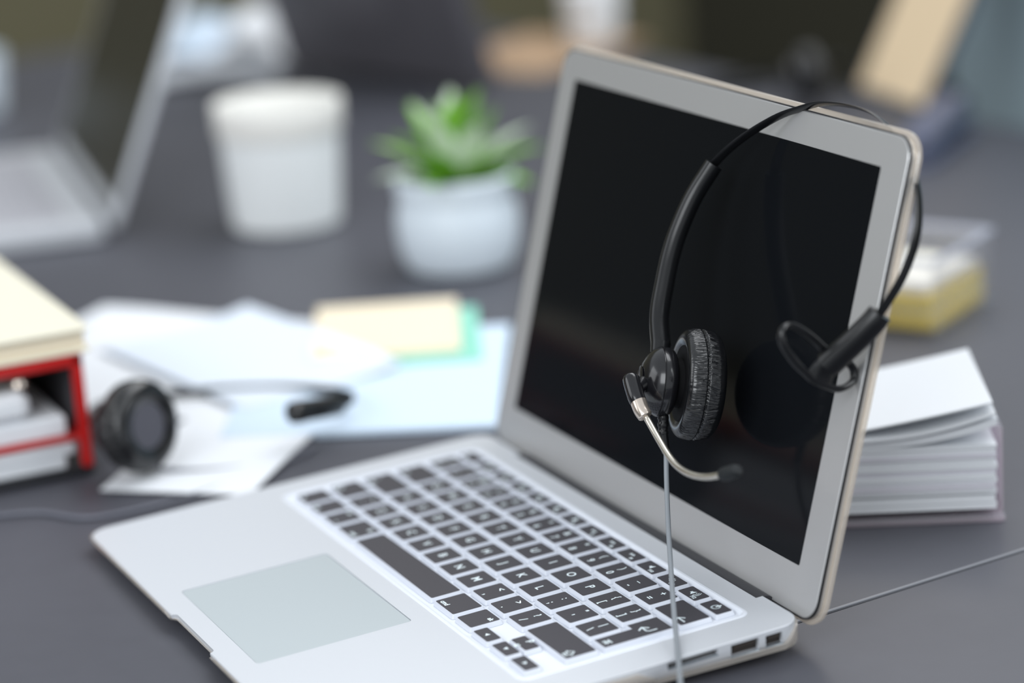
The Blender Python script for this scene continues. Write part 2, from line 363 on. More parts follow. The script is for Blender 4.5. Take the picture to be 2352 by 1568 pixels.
x, y = 14.15*U, 1.5*U + 5; stroke(b, [(x - 1.6, y - .2), (x, y + 1.6), (x + 1.6, y - .2)], .6, ZL); stroke(b, [(x - 1.8, y + 1.9), (x + 1.8, y + 1.9)], .6, ZL); stroke(b, [(x - 1.2, y - 1.2), (x, y + .2), (x + 1.2, y - 1.2)], .6, ZL)
b.done('key', [KEYB, LEG], lap, smooth=0)
b = B(); b.sweep([(19, 0, 0), (266, 0, 0)], lambda t: [(4.6*cos(a)*1.0, 3.8*sin(a)) for a in [2*pi*k/24 for k in range(24)]], (0, 0, 1))
b.done('hinge_cover', HINGE, lap, Matrix.Translation(Vector((0, 116.2, -5.2))*MM))
for x, y in ((X0 + 22, Y0 + 20), (X1 - 22, Y0 + 20), (X0 + 22, Y1 - 22), (X1 - 22, Y1 - 22)):
    zt = zb(y) - 1.0; zf = -13.51 - (y)*math.tan(TILT)
    b = B(); b.lathe([(0, zf), (6.5, zf), (7.2, zf + .8), (7.4, zt), (0, zt)], 24, Matrix.Translation((x, y, 0))); b.done('foot', mat('rubber_foot', (40, 40, 42), .8), lap)
# clear snap-on case under the base, open at the ports and along the hinge
b = B(); NP = 10
path = rrect(CX, (Y0 + Y1)/2, 325 + 2.2, Y1 - Y0 + 2.2, 12, 10)
def case_h(x, y):                                                       # how far the wall climbs up the side here
    if x > X1 - 2 and y > 37: return .30 if y < 106 else .62
    if abs(x - CX) < 30 and y < Y0 + 5: return .42
    if y > Y1 - 4 and 12 < x < 272: return .1
    if x < X0 + 2 and y > 60: return .35
    return .80
dense = []
for i in range(len(path)):
    a, c = Vector(path[i]), Vector(path[(i+1) % len(path)]); n = max(1, int((c - a).length/3))
    dense += [a.lerp(c, k/n) for k in range(n)]
hs = [case_h(q.x, q.y) for q in dense]; hs = [sum(hs[(i + k) % len(hs)] for k in (-1, 0, 1))/3 for i in range(len(hs))]
cxy = Vector((CX, (Y0 + Y1)/2))
def inward(q, d): 
    n = Vector((0, 0))
    x_, y_ = q.x - cxy.x, q.y - cxy.y; hx, hy = 163.6 - 12, (Y1 - Y0)/2 + 1.1 - 12
    kx, ky = max(-hx, min(hx, x_)), max(-hy, min(hy, y_)); n = Vector((x_ - kx, y_ - ky)); n.normalize()
    return q - n*d
def notch(q, pt):
    if abs(pt.x - CX) < 27.5 and q.y < Y0 + 3: return Vector((pt.x, pt.y + 2.6))
    return pt
rows = []
for d, kind in ((9, 'b'), (4, 'b2'), (1.0, 'c'), (0, 'd'), (0, 't'), (1.05, 'u')):
    r = []
    for q, h in zip(dense, hs):
        pt = notch(q, inward(q, d)); zbot = zb(max(Y0, min(Y1, pt.y)))
        z = {'b': zbot - 1.2, 'b2': zbot - 1.0, 'c': zbot + .3, 'd': zbot + 1.6 if h > .3 else zbot + .9}.get(kind)
        if z is None:
            H = ZT - zbot; z = zbot + max(1.0, H*h); z = min(z, ZT - .7)
        r.append((pt.x, pt.y, z))
    rows.append(r)
b.loft(rows, True, (True, False))
b.done('case_shell', CASE, lap, smooth=40)

# lid: built in (a, b, n): a to the right, b up the lid, n out of the screen
TH = math.radians(72.474)
LIDM = frame((-6.76 + .3, 125.864, 15.709), (1, 0, 0), (0, cos(TH), sin(TH)))
b = B(); b.slab(144.3, 87.2, 324, 216.6, 10, -4.6, 0, .45, 8)
lid = b.done('lid', ALU_LID, lap, LIDM)
b = B(); b.slab(143.9, 90.25, 288, 180.5, .8, -.3, .12, .05, 2); b.done('screen', SCREEN, lid)
b = B(); gk = lambda i: rrect(144.3, 87.2, 324 - 2*i, 216.6 - 2*i, 10 - i, 8)
b.loft([[(x, y, -1.6) for x, y in gk(-.55)], [(x, y, -.25) for x, y in gk(-.6)], [(x, y, -.25) for x, y in gk(-.05)], [(x, y, -1.6) for x, y in gk(.0)]], True, (False, False)); b.done('gasket', GASK, lid)
b = B(); b.loft([[(x, y, -6.4) for x, y in gk(3)], [(x, y, -6.0) for x, y in gk(.2)], [(x, y, -5.2) for x, y in gk(-2.6)], [(x, y, -3.5) for x, y in gk(-2.9)], [(x, y, -3.0) for x, y in gk(-2.4)], [(x, y, -3.0) for x, y in gk(-.6)], [(x, y, -4.8) for x, y in gk(-.4)]], True, (True, False))
b.done('lid_case', CASE, lid)

# ------------------------------------------------------------------ headsets (ring plane: x towards the temple bar, y up, z out of the ring)
RING = [(-60.9, -67.1), (-68.7, -52.9), (-72.6, -36), (-74.6, -23.2), (-74.7, -10.1), (-72, 6.4), (-65.5, 22.7), (-53.1, 35.6), (-34.6, 47.2), (-19.8, 52.5), (-7, 55.3), (12.4, 54.4), (30, 50), (47.1, 39.7), (60.8, 26.4), (69, 13), (73.9, -2.5), (73.6, -18.4), (70.1, -30.6), (64.9, -42.1), (56, -54), (45.7, -66.2)]
def cup_axes(v):
    z = Vector(v).normalized(); x = Vector((0, 1, 0)); x = (x - z*x.dot(z)).normalized(); y = z.cross(x)
    return Matrix(((x[0], y[0], z[0], 0), (x[1], y[1], z[1], 0), (x[2], y[2], z[2], 0), (0, 0, 0, 1)))
def make_headset(M, label, group, axis, cable, boom=True, cordm=CORD, loop_=True):
    r = bpy.data.objects.new('headset', None); COL.objects.link(r); r.empty_display_size = .02; r.matrix_world = M
    tag(r, label, 'headset', group)
    band = smooth_path([(x, y, 0) for x, y in RING[5:20]], 6)
    def flat(t, w=2.7, th=.55 if boom else 1.0): return [(th*cos(a)*1.0 if abs(cos(a)) > .3 else th*cos(a), w*sin(a)) for a in [2*pi*k/12 for k in range(12)]]
    b = B(); b.sweep(band, flat, (0, 0, 1)); b.done('headband', BLACKP if boom else mat('matt_black', (16, 16, 18), .7, spec=.2), r)
    arm = smooth_path([(x, y, 0) for x, y in RING[:7]], 8)
    b = B(); b.sweep(arm, lambda t: [((4.1 + .5*(1 - t))*cos(a), (4.6 + .3*(1 - t))*sin(a)) for a in [2*pi*k/20 for k in range(20)]], (0, 0, 1))
    b.done('arm', BLACKP, r)
    tip = Vector((RING[6][0], RING[6][1], 0))
    # temple bar: sleeve plus a looped T
    b = B(); b.sweep(smooth_path([(67.2, -37.6, 0), (64.9, -42.1, .2), (60, -49, .5), (53, -57.5, .8), (48, -63.5, 1)], 5), lambda t: [((4.6 + .5*t)*cos(a)*1.1, (5.8 + .6*t)*sin(a)) for a in [2*pi*k/16 + pi/16 for k in range(16)]], (0, 0, 1))
    tb = b.done('temple_bar', BLACKP, r)
    if loop_:
        loop = closed_path([(45.5, -57.5, 3), (44.2, -55.6, 9), (43.8, -54.1, 17.4), (43.5, -54.2, 25), (43.8, -57.4, 29), (44.4, -61.8, 28), (44.8, -65.1, 23.8), (45.3, -68.5, 16.6), (45.7, -70.3, 10.5), (46, -71.9, 4.5), (46.3, -71.9, -2.5), (46.4, -70.9, -10.4), (46.3, -67.8, -15.5), (46, -63.7, -18.3), (45.5, -59.5, -16.3), (45.2, -57.6, -10), (46, -57.6, -3.5)], 5)
        b = B(); b.sweep(loop, lambda t: [(1.5*cos(a), 1.9*sin(a)) for a in [2*pi*k/10 for k in range(10)]], (.75, .66, 0), True); b.done('temple_loop', BLACKP, tb)
        b = B(); b.sweep([(48, -63.5, 1), (46.6, -66, 1.2), (45.9, -69, 1.4), (45.8, -71.5, 1.5)], lambda t: [((3.8 - 1.6*t)*cos(a), (6.2 + 1.5*t)*sin(a)) for a in [2*pi*k/14 for k in range(14)]], (0, 0, 1)); b.done('temple_web', BLACKP, tb)
    else:
        b = B(); b.tube([(50, -60, .8), (48.6, -62, .9), (46, -66, 1), (43, -70, 1), (41.6, -72, 1)], lambda t: 2.5 + 4.2*math.sqrt(max(0, 1 - (2*t - 1)**2)), 16); b.done('temple_pad', BLACKP, tb)
    H = Vector((-56.4, -84, .7)); A = Matrix.Translation(H) @ cup_axes(axis)
    b = B(); b.lathe([(0, -7.6), (3.5, -7.3), (8, -6.2), (11.8, -4.2), (14.4, -1.8), (15.9, .6), (16.2, 1.3), (15.9, 1.5), (15.9, 1.75), (16.3, 1.9), (16.4, 3), (16.1, 5.4), (15, 7.4), (13, 8.6), (0, 8.6)], 64, A)
    hs_ = b.done('earpiece_housing', BLACKG, r)
    b = B(); b.lathe([(6.4, -6.95), (6.6, -7.2), (6.2, -7.45), (0, -7.9)], 40, A); b.done('housing_cap', BLACKG, hs_)
    b = B()                                                             # collar joining arm to housing
    b.sweep([(-61.2, -66.4, 0), (-60.2, -69, .2), (-59.2, -71.5, .4)], lambda t: [((4.6 - .4*t)*cos(a), (5 - .4*t)*sin(a)) for a in [2*pi*k/20 for k in range(20)]], (0, 0, 1)); b.done('arm_collar', BLACKP, r)
    b = B(); b.lathe([(11.4, 8.2), (11.4, 11.6), (17.4, 11.6), (18.2, 12.4), (18.2, 13.4), (0, 13.4)], 48, A); b.done('cushion_ring', mat('matt_black', (16, 16, 18), .7, spec=.2), r)
    b = B(); NA, NB = 760, 60; rings = []                                # leatherette cushion, creased across its seam
    TS = 19.6
    prof = []
    for k in range(NB + 1):
        a = pi + 2*pi*.5*0; s_ = k/NB
        # rounded section from the back lip over the rim to the front face
        if s_ < .2: q = s_/.2; prof.append((17.5 + 3.6*q, 12.1 - 1.1*sin(pi*q*.5)))
        elif s_ < .36: q = (s_ - .2)/.16; prof.append((21.1 + 3.9*sin(q*pi/2), 11 + 3.6*(1 - cos(q*pi/2))))
        elif s_ < .74: q = (s_ - .36)/.38; prof.append((25 + .5*sin(q*pi), 14.6 + 9.6*q))
        elif s_ < .92: q = (s_ - .74)/.18; prof.append((25 - 7*(1 - cos(q*pi/2)), 24.2 + 5.2*sin(q*pi/2)))
        else: q = (s_ - .92)/.08; prof.append((18 - 8*q, 29.4 - 3.5*q))
    for (r_, z) in prof:
        ring = []
        for j in range(NA):
            a = 2*pi*j/NA
            seam = math.exp(-((z - TS)/.42)**2)*(1 if r_ > 22 else 0)
            side = 1 if z > TS else -1
            wr = math.exp(-((z - TS - 2.4*side)/4.0)**2)*(1 if r_ > 19 else max(0, (r_ - 17)/2))
            ph = noise.noise(Vector((cos(a)*3 + side*7, sin(a)*3, z*.10)))*2.4
            w1 = noise.noise(Vector((a*24 + ph + side*31, z*.10, 2.3))); w2 = noise.noise(Vector((a*46 + ph*1.6 + side*11, z*.16, 5.1)))
            cre = -abs(w1)*1.25 - abs(w2)*.7 + .6
            rr_ = r_ - 1.25*seam + wr*cre*.8
            ring.append(A @ Vector((rr_*cos(a), rr_*sin(a), z + .15*w1*wr)))
        rings.append(ring)
    b.loft(rings, True, (False, True)); b.done('ear_cushion', LEATHER, r, smooth=80)
    b = B(); b.lathe([(0, 27.2), (14, 27.2), (16.5, 26.6), (16.5, 25.6), (0, 25.6)], 48, A); b.done('cushion_face', mat('grey_foam', (92, 92, 100), .85, spec=.2), r)
    # cable boot and cord
    boot = smooth_path([(-52.6, -96, -4.5), (-50.8, -99, -6.2), (-50.1, -104.7, -8.1), (-49.2, -109.2, -10.2), (-48.2, -113.7, -12.3)], 14)
    n = len(boot)
    b = B(); b.tube(boot, lambda t: 2.6 - .75*t + (.28 if int(t*14) % 2 and t < .62 else 0), 16); b.done('cable_boot', BLACKP, r)
    b = B(); b.tube(smooth_path(cable, 10), 1.2, 12); b.done('cord', cordm, r)
    # microphone boom
    if boom:
        cap = smooth_path([(-57, -86.5, 14.6), (-55.3, -88.5, 14.9), (-50.6, -94.7, 13.9), (-48.6, -97, 13.1)], 6)
        b = B(); b.tube(cap, lambda t: 4.3*math.sqrt(max(.02, 1 - (1 - min(1, t/.35))**2))*(1 - .1*t), 20)
        b.tube([(-56, -84, 3), (-54.5, -88, 9), (-52.6, -91, 13)], 3.6, 16); b.done('boom_mount', BLACKG, r)
        b = B(); b.tube(smooth_path([(-48.8, -96.8, 13.1), (-46, -100.2, 12.1), (-44.1, -101.9, 11.3), (-42.9, -103.0, 10.6)], 6), lambda t: 3.75 - .3*t - (1.0*((t - .8)/.2)**2 if t > .8 else 0), 20); b.done('boom_collar', CHROME, r)
        b = B(); b.tube(smooth_path([(-44.3, -101.6, 11.3), (-41, -104.8, 9.6), (-31.6, -111.3, 9.4), (-18.9, -118.3, 11.4), (-8.4, -122.4, 13.5), (4.3, -124.7, 16.4), (15.8, -124.4, 18), (27.5, -121.9, 19.8)], 8), 1.55, 14); b.done('boom', STEEL, r)
        b = B(); b.tube(smooth_path([(25.5, -122.4, 19.4), (27, -122, 19.7), (30, -121.3, 20.3), (34, -120, 21), (37.4, -119, 21.6)], 5), lambda t: 1.7 + 1.5*math.sqrt(max(0, 1 - ((t - .5)/.5)**2)), 16); b.done('microphone', mat('foam_black', (20, 24, 27), .6), r)
    return r
EH = ((.97545, .20958, .06763), (-.17086, .52651, .83282))
HM = LAPM @ frame((241.95, 160.07, 160.91), EH[0], EH[1])
CABLE = [(-48.3, -112.7, -12), (-44.4, -126.1, -14.6), (-34.4, -145.3, -14.8), (-19.7, -164.4, -11.1), (-.6, -183.1, -3.2), (18.9, -197.6, 6.7), (36.8, -208.2, 17.8), (53.1, -218.3, 27.6), (72.1, -231.4, 38.4), (86.7, -243.9, 45.1), (103, -255, 58), (130, -266, 74)]
make_headset(HM, 'black mono headset hanging over the lid of the open laptop', None, (.489, .247, -.836), CABLE)

# ------------------------------------------------------------------ cup, plant
def cup(name, x, y, label, h, rb, rt, m, band, grp=None, handle=False):
    r = empty(name, (x, y, 0), 0, label, 'cup', grp)
    w = 1.6; prof = [(0, 0), (rb - 4, 0), (rb, 3)]
    prof += [(rb + (rt - rb)*t**.85, 3 + (h - 3)*t) for t in (.15, .3, .45, .6, .75, .9, 1)]
    prof += [(rt - w, h), (rb + (rt - rb)*.5 - w, h*.5), (rb - w, 6), (0, 5)]
    b = B(); b.lathe(prof, 56); b.done('body', m, r)
    if band:
        b = B(); b.lathe([(rt - 3.6, h - band), (rt - .6, h - band), (rt + .8, h - band + 2), (rt + 1.6, h - 4), (rt + 1.2, h + .8), (rt - 1.6, h + .8), (rt - 3.6, h - 4), (rt - 3.2, h - band)], 56)
        b.done('rim', mat('cream_card', (238, 236, 230), .6), r)
    if handle:
        b = B(); b.tube(smooth_path([(rt - 1, 0, h*.8), (rt + 15, 0, h*.78), (rt + 20, 0, h*.5), (rt + 12, 0, h*.25), (rb - .5, 0, h*.2)], 6), 3.6, 12); b.done('handle', m, r)
    return r
cup('paper_cup', -644, 235, 'tall white paper cup with a wide rim beside the potted plant', 98, 42, 48.5, CUPM, 24)
cup('mug', -1222, 812, 'small white mug far back on the desk above the open screen', 62, 27, 33, mat('bright_ceramic', (248, 250, 252), .3), 0, handle=True)
cup('mug', -1318, 160, 'white mug cut off by the left edge, behind the blurred laptop', 62, 27, 33, CERAM, 0, handle=True)

plant = empty('potted_plant', (-432, 287, 0), 0, 'small green leafy plant in a squat white ceramic pot', 'plant')
b = B(); b.lathe([(0, 0), (33, 0), (38, 3), (42.6, 14), (44.5, 28), (44, 42), (41.6, 50), (41.2, 52), (42.4, 55), (43.4, 60), (43.2, 67), (41.4, 69), (39.4, 67.5), (38.8, 60), (38.5, 52), (0, 51)], 64); b.done('pot', CERAM, plant)
b = B(); b.lathe([(0, 55), (20, 57), (38.2, 56), (38.2, 52.5), (0, 52.5)], 40); b.done('soil', SOIL, plant)
rnd = random.Random(5)
for i in range(30):
    az = i*2.39996 + rnd.uniform(-.3, .3); ring_ = i/30
    el = math.radians(90 - 62*ring_**1.3); Ln = rnd.uniform(62, 80) - 14*ring_; Wd = rnd.uniform(11, 15)
    b = B(); base = Vector((7*ring_*cos(az), 7*ring_*sin(az), 54)); out = Vector((cos(az), sin(az), 0)); side = Vector((-sin(az), cos(az), 0)); rings = []
    p_ = base; e = el
    for k in range(11):
        t = k/10; d = out*cos(e) + Vector((0, 0, 1))*sin(e); nrm = out*(-sin(e)) + Vector((0, 0, 1))*cos(e)
        w = Wd*max(.06, (.55 + .9*t) if t < .35 else (.865 + .1*sin((t-.35)*3))*(1 - ((t - .35)/.65)**2.2)); th = 1.6*(1 - t) + .35; fold = .30*w
        rings.append([p_ - side*w + nrm*fold, p_ - side*w*.5 + nrm*fold*.2 + nrm*th*.5, p_ + nrm*th*.3, p_ + side*w*.5 + nrm*fold*.2 + nrm*th*.5, p_ + side*w + nrm*fold, p_ + side*w*.5 - nrm*th*.6 + nrm*fold*.2, p_ - nrm*th, p_ - side*w*.5 - nrm*th*.6 + nrm*fold*.2])
        p_ = p_ + d*Ln/10; e -= .035 + .05*ring_
    b.loft(rings); b.done('leaf', LEAFP if i % 3 == 1 else LEAF, plant)

# ------------------------------------------------------------------ loose sheets
def sheet(name, x, y, ex, w, d, label, cat, m, z=.4, th=.4, curl=None, group=None, nx=16, ny=16, edge=None):
    """w along ex, d along ex turned 90 degrees clockwise; curl(u, v) lifts the sheet (mm)"""
    r = empty(name, (x, y, 0), math.atan2(ex[1], ex[0]), label, cat, group) if edge else None
    b = B(); f = curl or (lambda u, v: 0)
    top = [[b.v((w*i/nx, -d*j/ny, z + th + f(i/nx, j/ny))) for j in range(ny + 1)] for i in range(nx + 1)]
    bot = [[b.v((w*i/nx, -d*j/ny, z + f(i/nx, j/ny))) for j in range(ny + 1)] for i in range(nx + 1)]
    for i in range(nx):
        for j in range(ny):
            b.face((top[i][j], top[i][j+1], top[i+1][j+1], top[i+1][j])); b.face((bot[i][j], bot[i+1][j], bot[i+1][j+1], bot[i][j+1]))
    for i in range(nx):
        b.face((top[i][0], top[i+1][0], bot[i+1][0], bot[i][0])); b.face((top[i][ny], bot[i][ny], bot[i+1][ny], top[i+1][ny]))
    for j in range(ny):
        b.face((top[0][j], bot[0][j], bot[0][j+1], top[0][j+1])); b.face((top[nx][j], top[nx][j+1], bot[nx][j+1], bot[nx][j]))
    o = b.done(name, m, None, smooth=50); o.location = Vector((x, y, 0))*MM; o.rotation_euler = (0, 0, math.atan2(ex[1], ex[0]))
    return tag(o, label, cat, group)
sheet('paper_sheet', -482, 36, (.755, .655), 297, 210, 'large white sheet lying behind the blurred headset', 'paper', PAPER, .3, .5, lambda u, v: 3*math.exp(-((u - .05)/.2)**2)*(1 - v))
sheet('leaflet', -208, 9, (.66, .75), 88, 140, 'narrow white leaflet at the front of the papers, under the headset earpiece', 'leaflet', PAPER, 1.8, .6, lambda u, v: 1.2*sin(pi*v))
sheet('paper_bundle', -333, 101, (.47, .88), 160, 212, 'thick bundle of blue-white paper reaching towards the laptop hinge', 'paper', PAPERB, 1.0, 3.0)
sheet('card', -348, 152, (.40, .917), 98, 126, 'mint green card peeking out below the cream pad', 'card', PAPERM, 4.2, .8)
sheet('notepad', -361, 148, (.40, .917), 94, 120, 'cream notepad lying on top of the blue-white paper', 'notepad', CREAM, 5.2, 3.6)
sheet('folded_sheet', -394, 110, (.985, .17), 190, 112, 'pale translucent sheet curling over the near edge of the cream pad', 'paper', mat('pale_sheet', (212, 220, 230), .7, spec=.3), 4.2, .5, lambda u, v: 6*max(0, 1 - v/.55)**2*(1 if u < .8 else 1 - (u - .8)*2))
# ------------------------------------------------------------------ second and third headset
cup_p = Vector((-127, -66, 29.2)); vdir = Vector((-.905, .405, -.12))
e1v = Vector((.405, .905, -.02)); e2v = Vector((-.90, .40, -.165))
def place_headset(p, ex, ey, label, group, axis, cable):
    F = frame((0, 0, 0), ex, ey); off = F.to_3x3() @ Vector((-56.4, -84, .7)); o = Vector(p) - off
    F = frame(o, ex, ey); inv = F.to_3x3().inverted()
    return make_headset(F, label, group, axis, [inv @ (Vector(q) - o) for q in cable] if cable else [(-48.3, -112.7, -12), (-44, -126, -14), (-36, -150, -14)], boom=False, loop_=False, cordm=mat('dark_cord', (104, 106, 116), .4))
h2 = place_headset(cup_p, e1v, e2v, 'black headset lying on the white papers beside the red tray', None, (.80, -.58, .05),
    [(-118, -62, 14), (-106, -44, 5), (-92, -2, 2.2), (-104, 42, 2), (-90, 22, 1.8), (-66, -42, 1.6), (-62, -98, 1.6), (-88, -122, 1.6), (-98, -148, 1.6), (-110, -190, 1.6)])

# ------------------------------------------------------------------ red two-tier tray with papers and a cream binder
tray = empty('letter_tray', (-137, -76, 0), 0, 'red two-tier letter tray full of white paper at the left edge', 'tray')
TW, TD = 250, 250                                                      # runs off to -y and away to -x
b = B(); b.box(-TD, 0, -TW, 0, 1, 5, .8); b.done('base', mat('tray_black', (34, 35, 40), .5), tray)
for x in (-3, -TD + 3):
    for y in (-3, -TW + 3):
        b = B(); b.box(x - 3, x + 3, y - 3, y + 3, 5, 70, 1); b.done('post', RED, tray)
b = B(); b.box(-TD, -.5, -TW, -.5, 21.5, 24.2, .8); b.done('shelf', RED, tray)
b = B(); ii = [(-TD, -TW), (0, -TW), (0, 0), (-TD, 0)]
for (x0, x1, y0, y1) in ((-6, 0, -TW, 0), (-TD, -TD + 6, -TW, 0), (-TD + 6, -6, -6, 0), (-TD + 6, -6, -TW, -TW + 6)): b.box(x0, x1, y0, y1, 64, 71, 1)
b.done('top_frame', RED, tray)
b = B(); b.box(-TD + 6, -TD + 9, -TW + 6, -6, 5, 64, .5); b.done('back_panel', mat('tray_dark', (74, 74, 78), .6), tray)
b = B(); b.box(-TD + 9, -6, -4.5, -2.5, 24.2, 64, .5); b.done('side_panel', mat('tray_dark', (74, 74, 78)), tray)
def paper_block(x0, x1, y0, y1, z0, z1, label, m=PAPER, name='paper_stack', bev=1.2, rz=0):
    b = B(); cx, cy = (x0 + x1)/2, (y0 + y1)/2
    b.slab(0, 0, x1 - x0, y1 - y0, bev*1.5, 0, z1 - z0, min(bev, (z1 - z0)/3), 4); o = b.done(name, m); o.location = Vector((cx, cy, z0))*MM; o.rotation_euler = (0, 0, rz)
    return tag(o, label, 'paper', None)
paper_block(-370, -141, -322, -90, 5.2, 13, 'lowest white paper stack inside the red tray')
paper_block(-366, -139, -318, -86, 13.2, 20.2, 'white paper stack just beneath the red middle shelf', rz=.01)
paper_block(-366, -141, -318, -88, 24.4, 36, 'lower white paper stack on the red middle shelf')
paper_block(-360, -140, -318, -106, 36.2, 53, 'fat folded white papers on top of the shelf stack', bev=5)
clip = empty('binder_clip', (-150, -110, 53), .2, 'small shiny steel clip on the folded papers in the tray', 'clip')
b = B(); b.lathe([(0, 0), (4.2, .6), (5.2, 3.2), (4.2, 5.8), (0, 6.6)], 24); b.done('clip_body', CHROME, clip)
b = B(); b.tube(closed_path([(-5, 0, 1.2), (-11, 2.5, 1.2), (-11, -2.5, 1.2)], 6), .6, 8, True); b.done('wire_loop', CHROME, clip)
bind = empty('ring_binder', (-258, -196, 71.2), 0, 'thick cream covered book lying on top of the red tray', 'book')
b = B(); b.slab(0, 0, 244, 252, 4, 0, 2.2, .6); b.slab(0, 0, 244, 252, 4, 11.8, 14, .6); b.slab(-119, 0, 6, 252, 2.4, 1.5, 12.5, .8); b.done('cover', mat('cream_cover', (226, 221, 202), .5), bind)
b = B(); b.slab(2, 0, 234, 246, 1, 2.25, 11.75, .2); b.done('page_block', CREAM, bind)

# ------------------------------------------------------------------ blurred silver laptop, far black laptop, tablet
def plain_laptop(name, origin, ex, lean_deg, w, d, label, body_m, key_m, screen_m, thick=15):
    """origin: the hinge corner; ex runs along the hinge; the keyboard lies on the -y side of it"""
    r = empty(name, origin, math.atan2(ex[1], ex[0]), label, 'laptop')
    b = B(); b.slab(w/2, -d/2, w, d, 9, 2, thick, 1.2); b.done('base_body', body_m, r)
    for x in (20, w - 20):
        for y in (-20, -d + 20): b = B(); b.lathe([(0, 0), (6, 0), (6, 2.2), (0, 2.2)], 16, Matrix.Translation((x, y, 0))); b.done('foot', HINGE, r)
    kb = B()
    kb.slab(w/2, -d*.36, w*.86, d*.50, 3, thick - .2, thick + .25, .1); kbo = kb.done('keyboard_panel', key_m[0], r)
    b = B(); b.slab(w/2, -d*.81, w*.32, d*.28, 3, thick - .2, thick + .2, .1); b.done('trackpad', key_m[1], r)
    for j in range(5):
        for i in range(13):
            b = B(); b.slab(w*.07 + (i + .5)*w*.86/13, -d*.36 + (2 - j)*d*.098, w*.86/13 - 3, d*.098 - 3, 1, thick + .2, thick + 1.3, .2, 2)
            b.done('key', key_m[2], r)
    L = math.radians(lean_deg); M = frame((0, 4, thick - 3), (1, 0, 0), (0, sin(L), cos(L)))
    b = B(); b.slab(w/2, 105, w, 216, 9, -6.5, 0, 1.0); ld = b.done('lid', body_m, r, M)
    b = B(); b.slab(w/2, 110, w - 14, 190, 2, -.2, .25, .08); b.done('screen', screen_m, ld)
    b = B(); b.sweep([(16, 3, thick - 3), (w - 16, 3, thick - 3)], lambda t: [(4*cos(a), 4*sin(a)) for a in [2*pi*k/16 for k in range(16)]], (0, 0, 1)); b.done('hinge_cover', HINGE, r)
    return r
def left_laptop():
    # the hinge runs away from us; the keyboard lies to the left of it
    r = plain_laptop('laptop', (-686 - 334*.988, 101 + 334*.155, 0), (.988, -.155), 22.5, 334, 225, 'blurred silver laptop at the left, seen along its open lid', ALU, (mat('key_bed_grey', (196, 196, 200), .5, .2), ALU_PAD, mat('key_grey', (168, 168, 174), .5)), mat('dim_screen', (50, 49, 43), .35, spec=.25))
    return r
left_laptop()
mon = empty('monitor', (-1045, 607, 0), math.atan2(-.31, -.95), 'black flat monitor far back on the desk, its rear tilted towards us', 'monitor')
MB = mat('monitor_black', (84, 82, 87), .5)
L = math.radians(16); MM_ = frame((0, 0, 9), (1, 0, 0), (0, sin(L), cos(L)))
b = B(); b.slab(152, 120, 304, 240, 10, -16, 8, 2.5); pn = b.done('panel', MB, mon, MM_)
b = B(); b.slab(152, 122, 290, 212, 3, 7.8, 8.4, .1); b.done('screen', SCREEN, pn)
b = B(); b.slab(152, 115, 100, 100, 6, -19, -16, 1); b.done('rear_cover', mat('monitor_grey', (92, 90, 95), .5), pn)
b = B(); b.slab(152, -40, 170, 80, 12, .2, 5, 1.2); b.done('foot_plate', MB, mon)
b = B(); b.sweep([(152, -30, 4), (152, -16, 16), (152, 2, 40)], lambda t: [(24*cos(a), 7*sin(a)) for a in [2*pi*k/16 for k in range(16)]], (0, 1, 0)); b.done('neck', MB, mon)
tab_ = empty('tablet', (-780, 856, 0), math.atan2(-.14, .99), 'slanted tablet with a beige reflection painted on its screen at the upper right', 'tablet')
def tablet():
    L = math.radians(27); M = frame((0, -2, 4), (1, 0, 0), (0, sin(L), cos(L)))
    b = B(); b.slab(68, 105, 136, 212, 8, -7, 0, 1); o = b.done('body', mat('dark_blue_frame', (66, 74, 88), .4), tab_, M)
    b = B(); b.slab(68, 105, 126, 198, 3, -.2, .25, .1); b.done('screen', mat('beige_reflection', (204, 184, 154), .4, emit=.25), o)  # weak glow stands in for a warm wall mirrored in the screen
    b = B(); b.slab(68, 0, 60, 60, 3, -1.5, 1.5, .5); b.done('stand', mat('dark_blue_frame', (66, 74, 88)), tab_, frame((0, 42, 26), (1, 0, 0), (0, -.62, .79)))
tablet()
b = B(); b.box(-840, 120, 1010, 1420, -720, 520, 3); cab = empty('cabinet', (-360, 1215, -720), 0, 'pale blue-grey cabinet behind the desk at upper right', 'cabinet')
b.done('carcass', mat('blue_grey_panel', (176, 198, 208), .5), cab, Matrix.Translation(Vector((360, -1215, 720))*MM))
for k in range(2):
    b = B(); b.box(-836 + k*478, -362 + k*478, 1000, 1010, -700, 512, 1.5); d_ = b.done('door', mat('blue_grey_panel', (176, 198, 208)), cab, Matrix.Translation(Vector((360, -1215, 720))*MM))
    b = B(); b.tube([(-380 + k*40, 992, -40), (-380 + k*40, 992, 60)], 5, 10); b.box(-382 + k*40, -378 + k*40, 990, 1001, -36, -30); b.box(-382 + k*40, -378 + k*40, 990, 1001, 50, 56); b.done('handle', CHROME, d_)

st = empty('stapler', (-478, 708, 0), math.atan2(.77, -.64), 'dark blue-grey stapler behind the corner of the open lid', 'stapler')
SB = mat('stapler_blue', (86, 92, 114), .35)
b = B(); b.slab(75, 0, 150, 36, 10, .2, 7, 1.5); b.done('base', SB, st)
b = B(); b.loft([[(8, -13, 12), (8, 13, 12), (8, 13, 24), (8, -13, 24)], [(75, -15, 18), (75, 15, 18), (75, 12, 32), (75, -12, 32)], [(140, -14, 16), (140, 14, 16), (140, 10, 36), (140, -10, 36)]]); b.done('arm', SB, st)
b = B(); b.box(118, 146, -12, 12, 6, 34, 1.5); b.done('hinge', HINGE, st)
b = B(); b.box(12, 132, -8, 8, 10, 15, .6); b.done('magazine', CHROME, st)

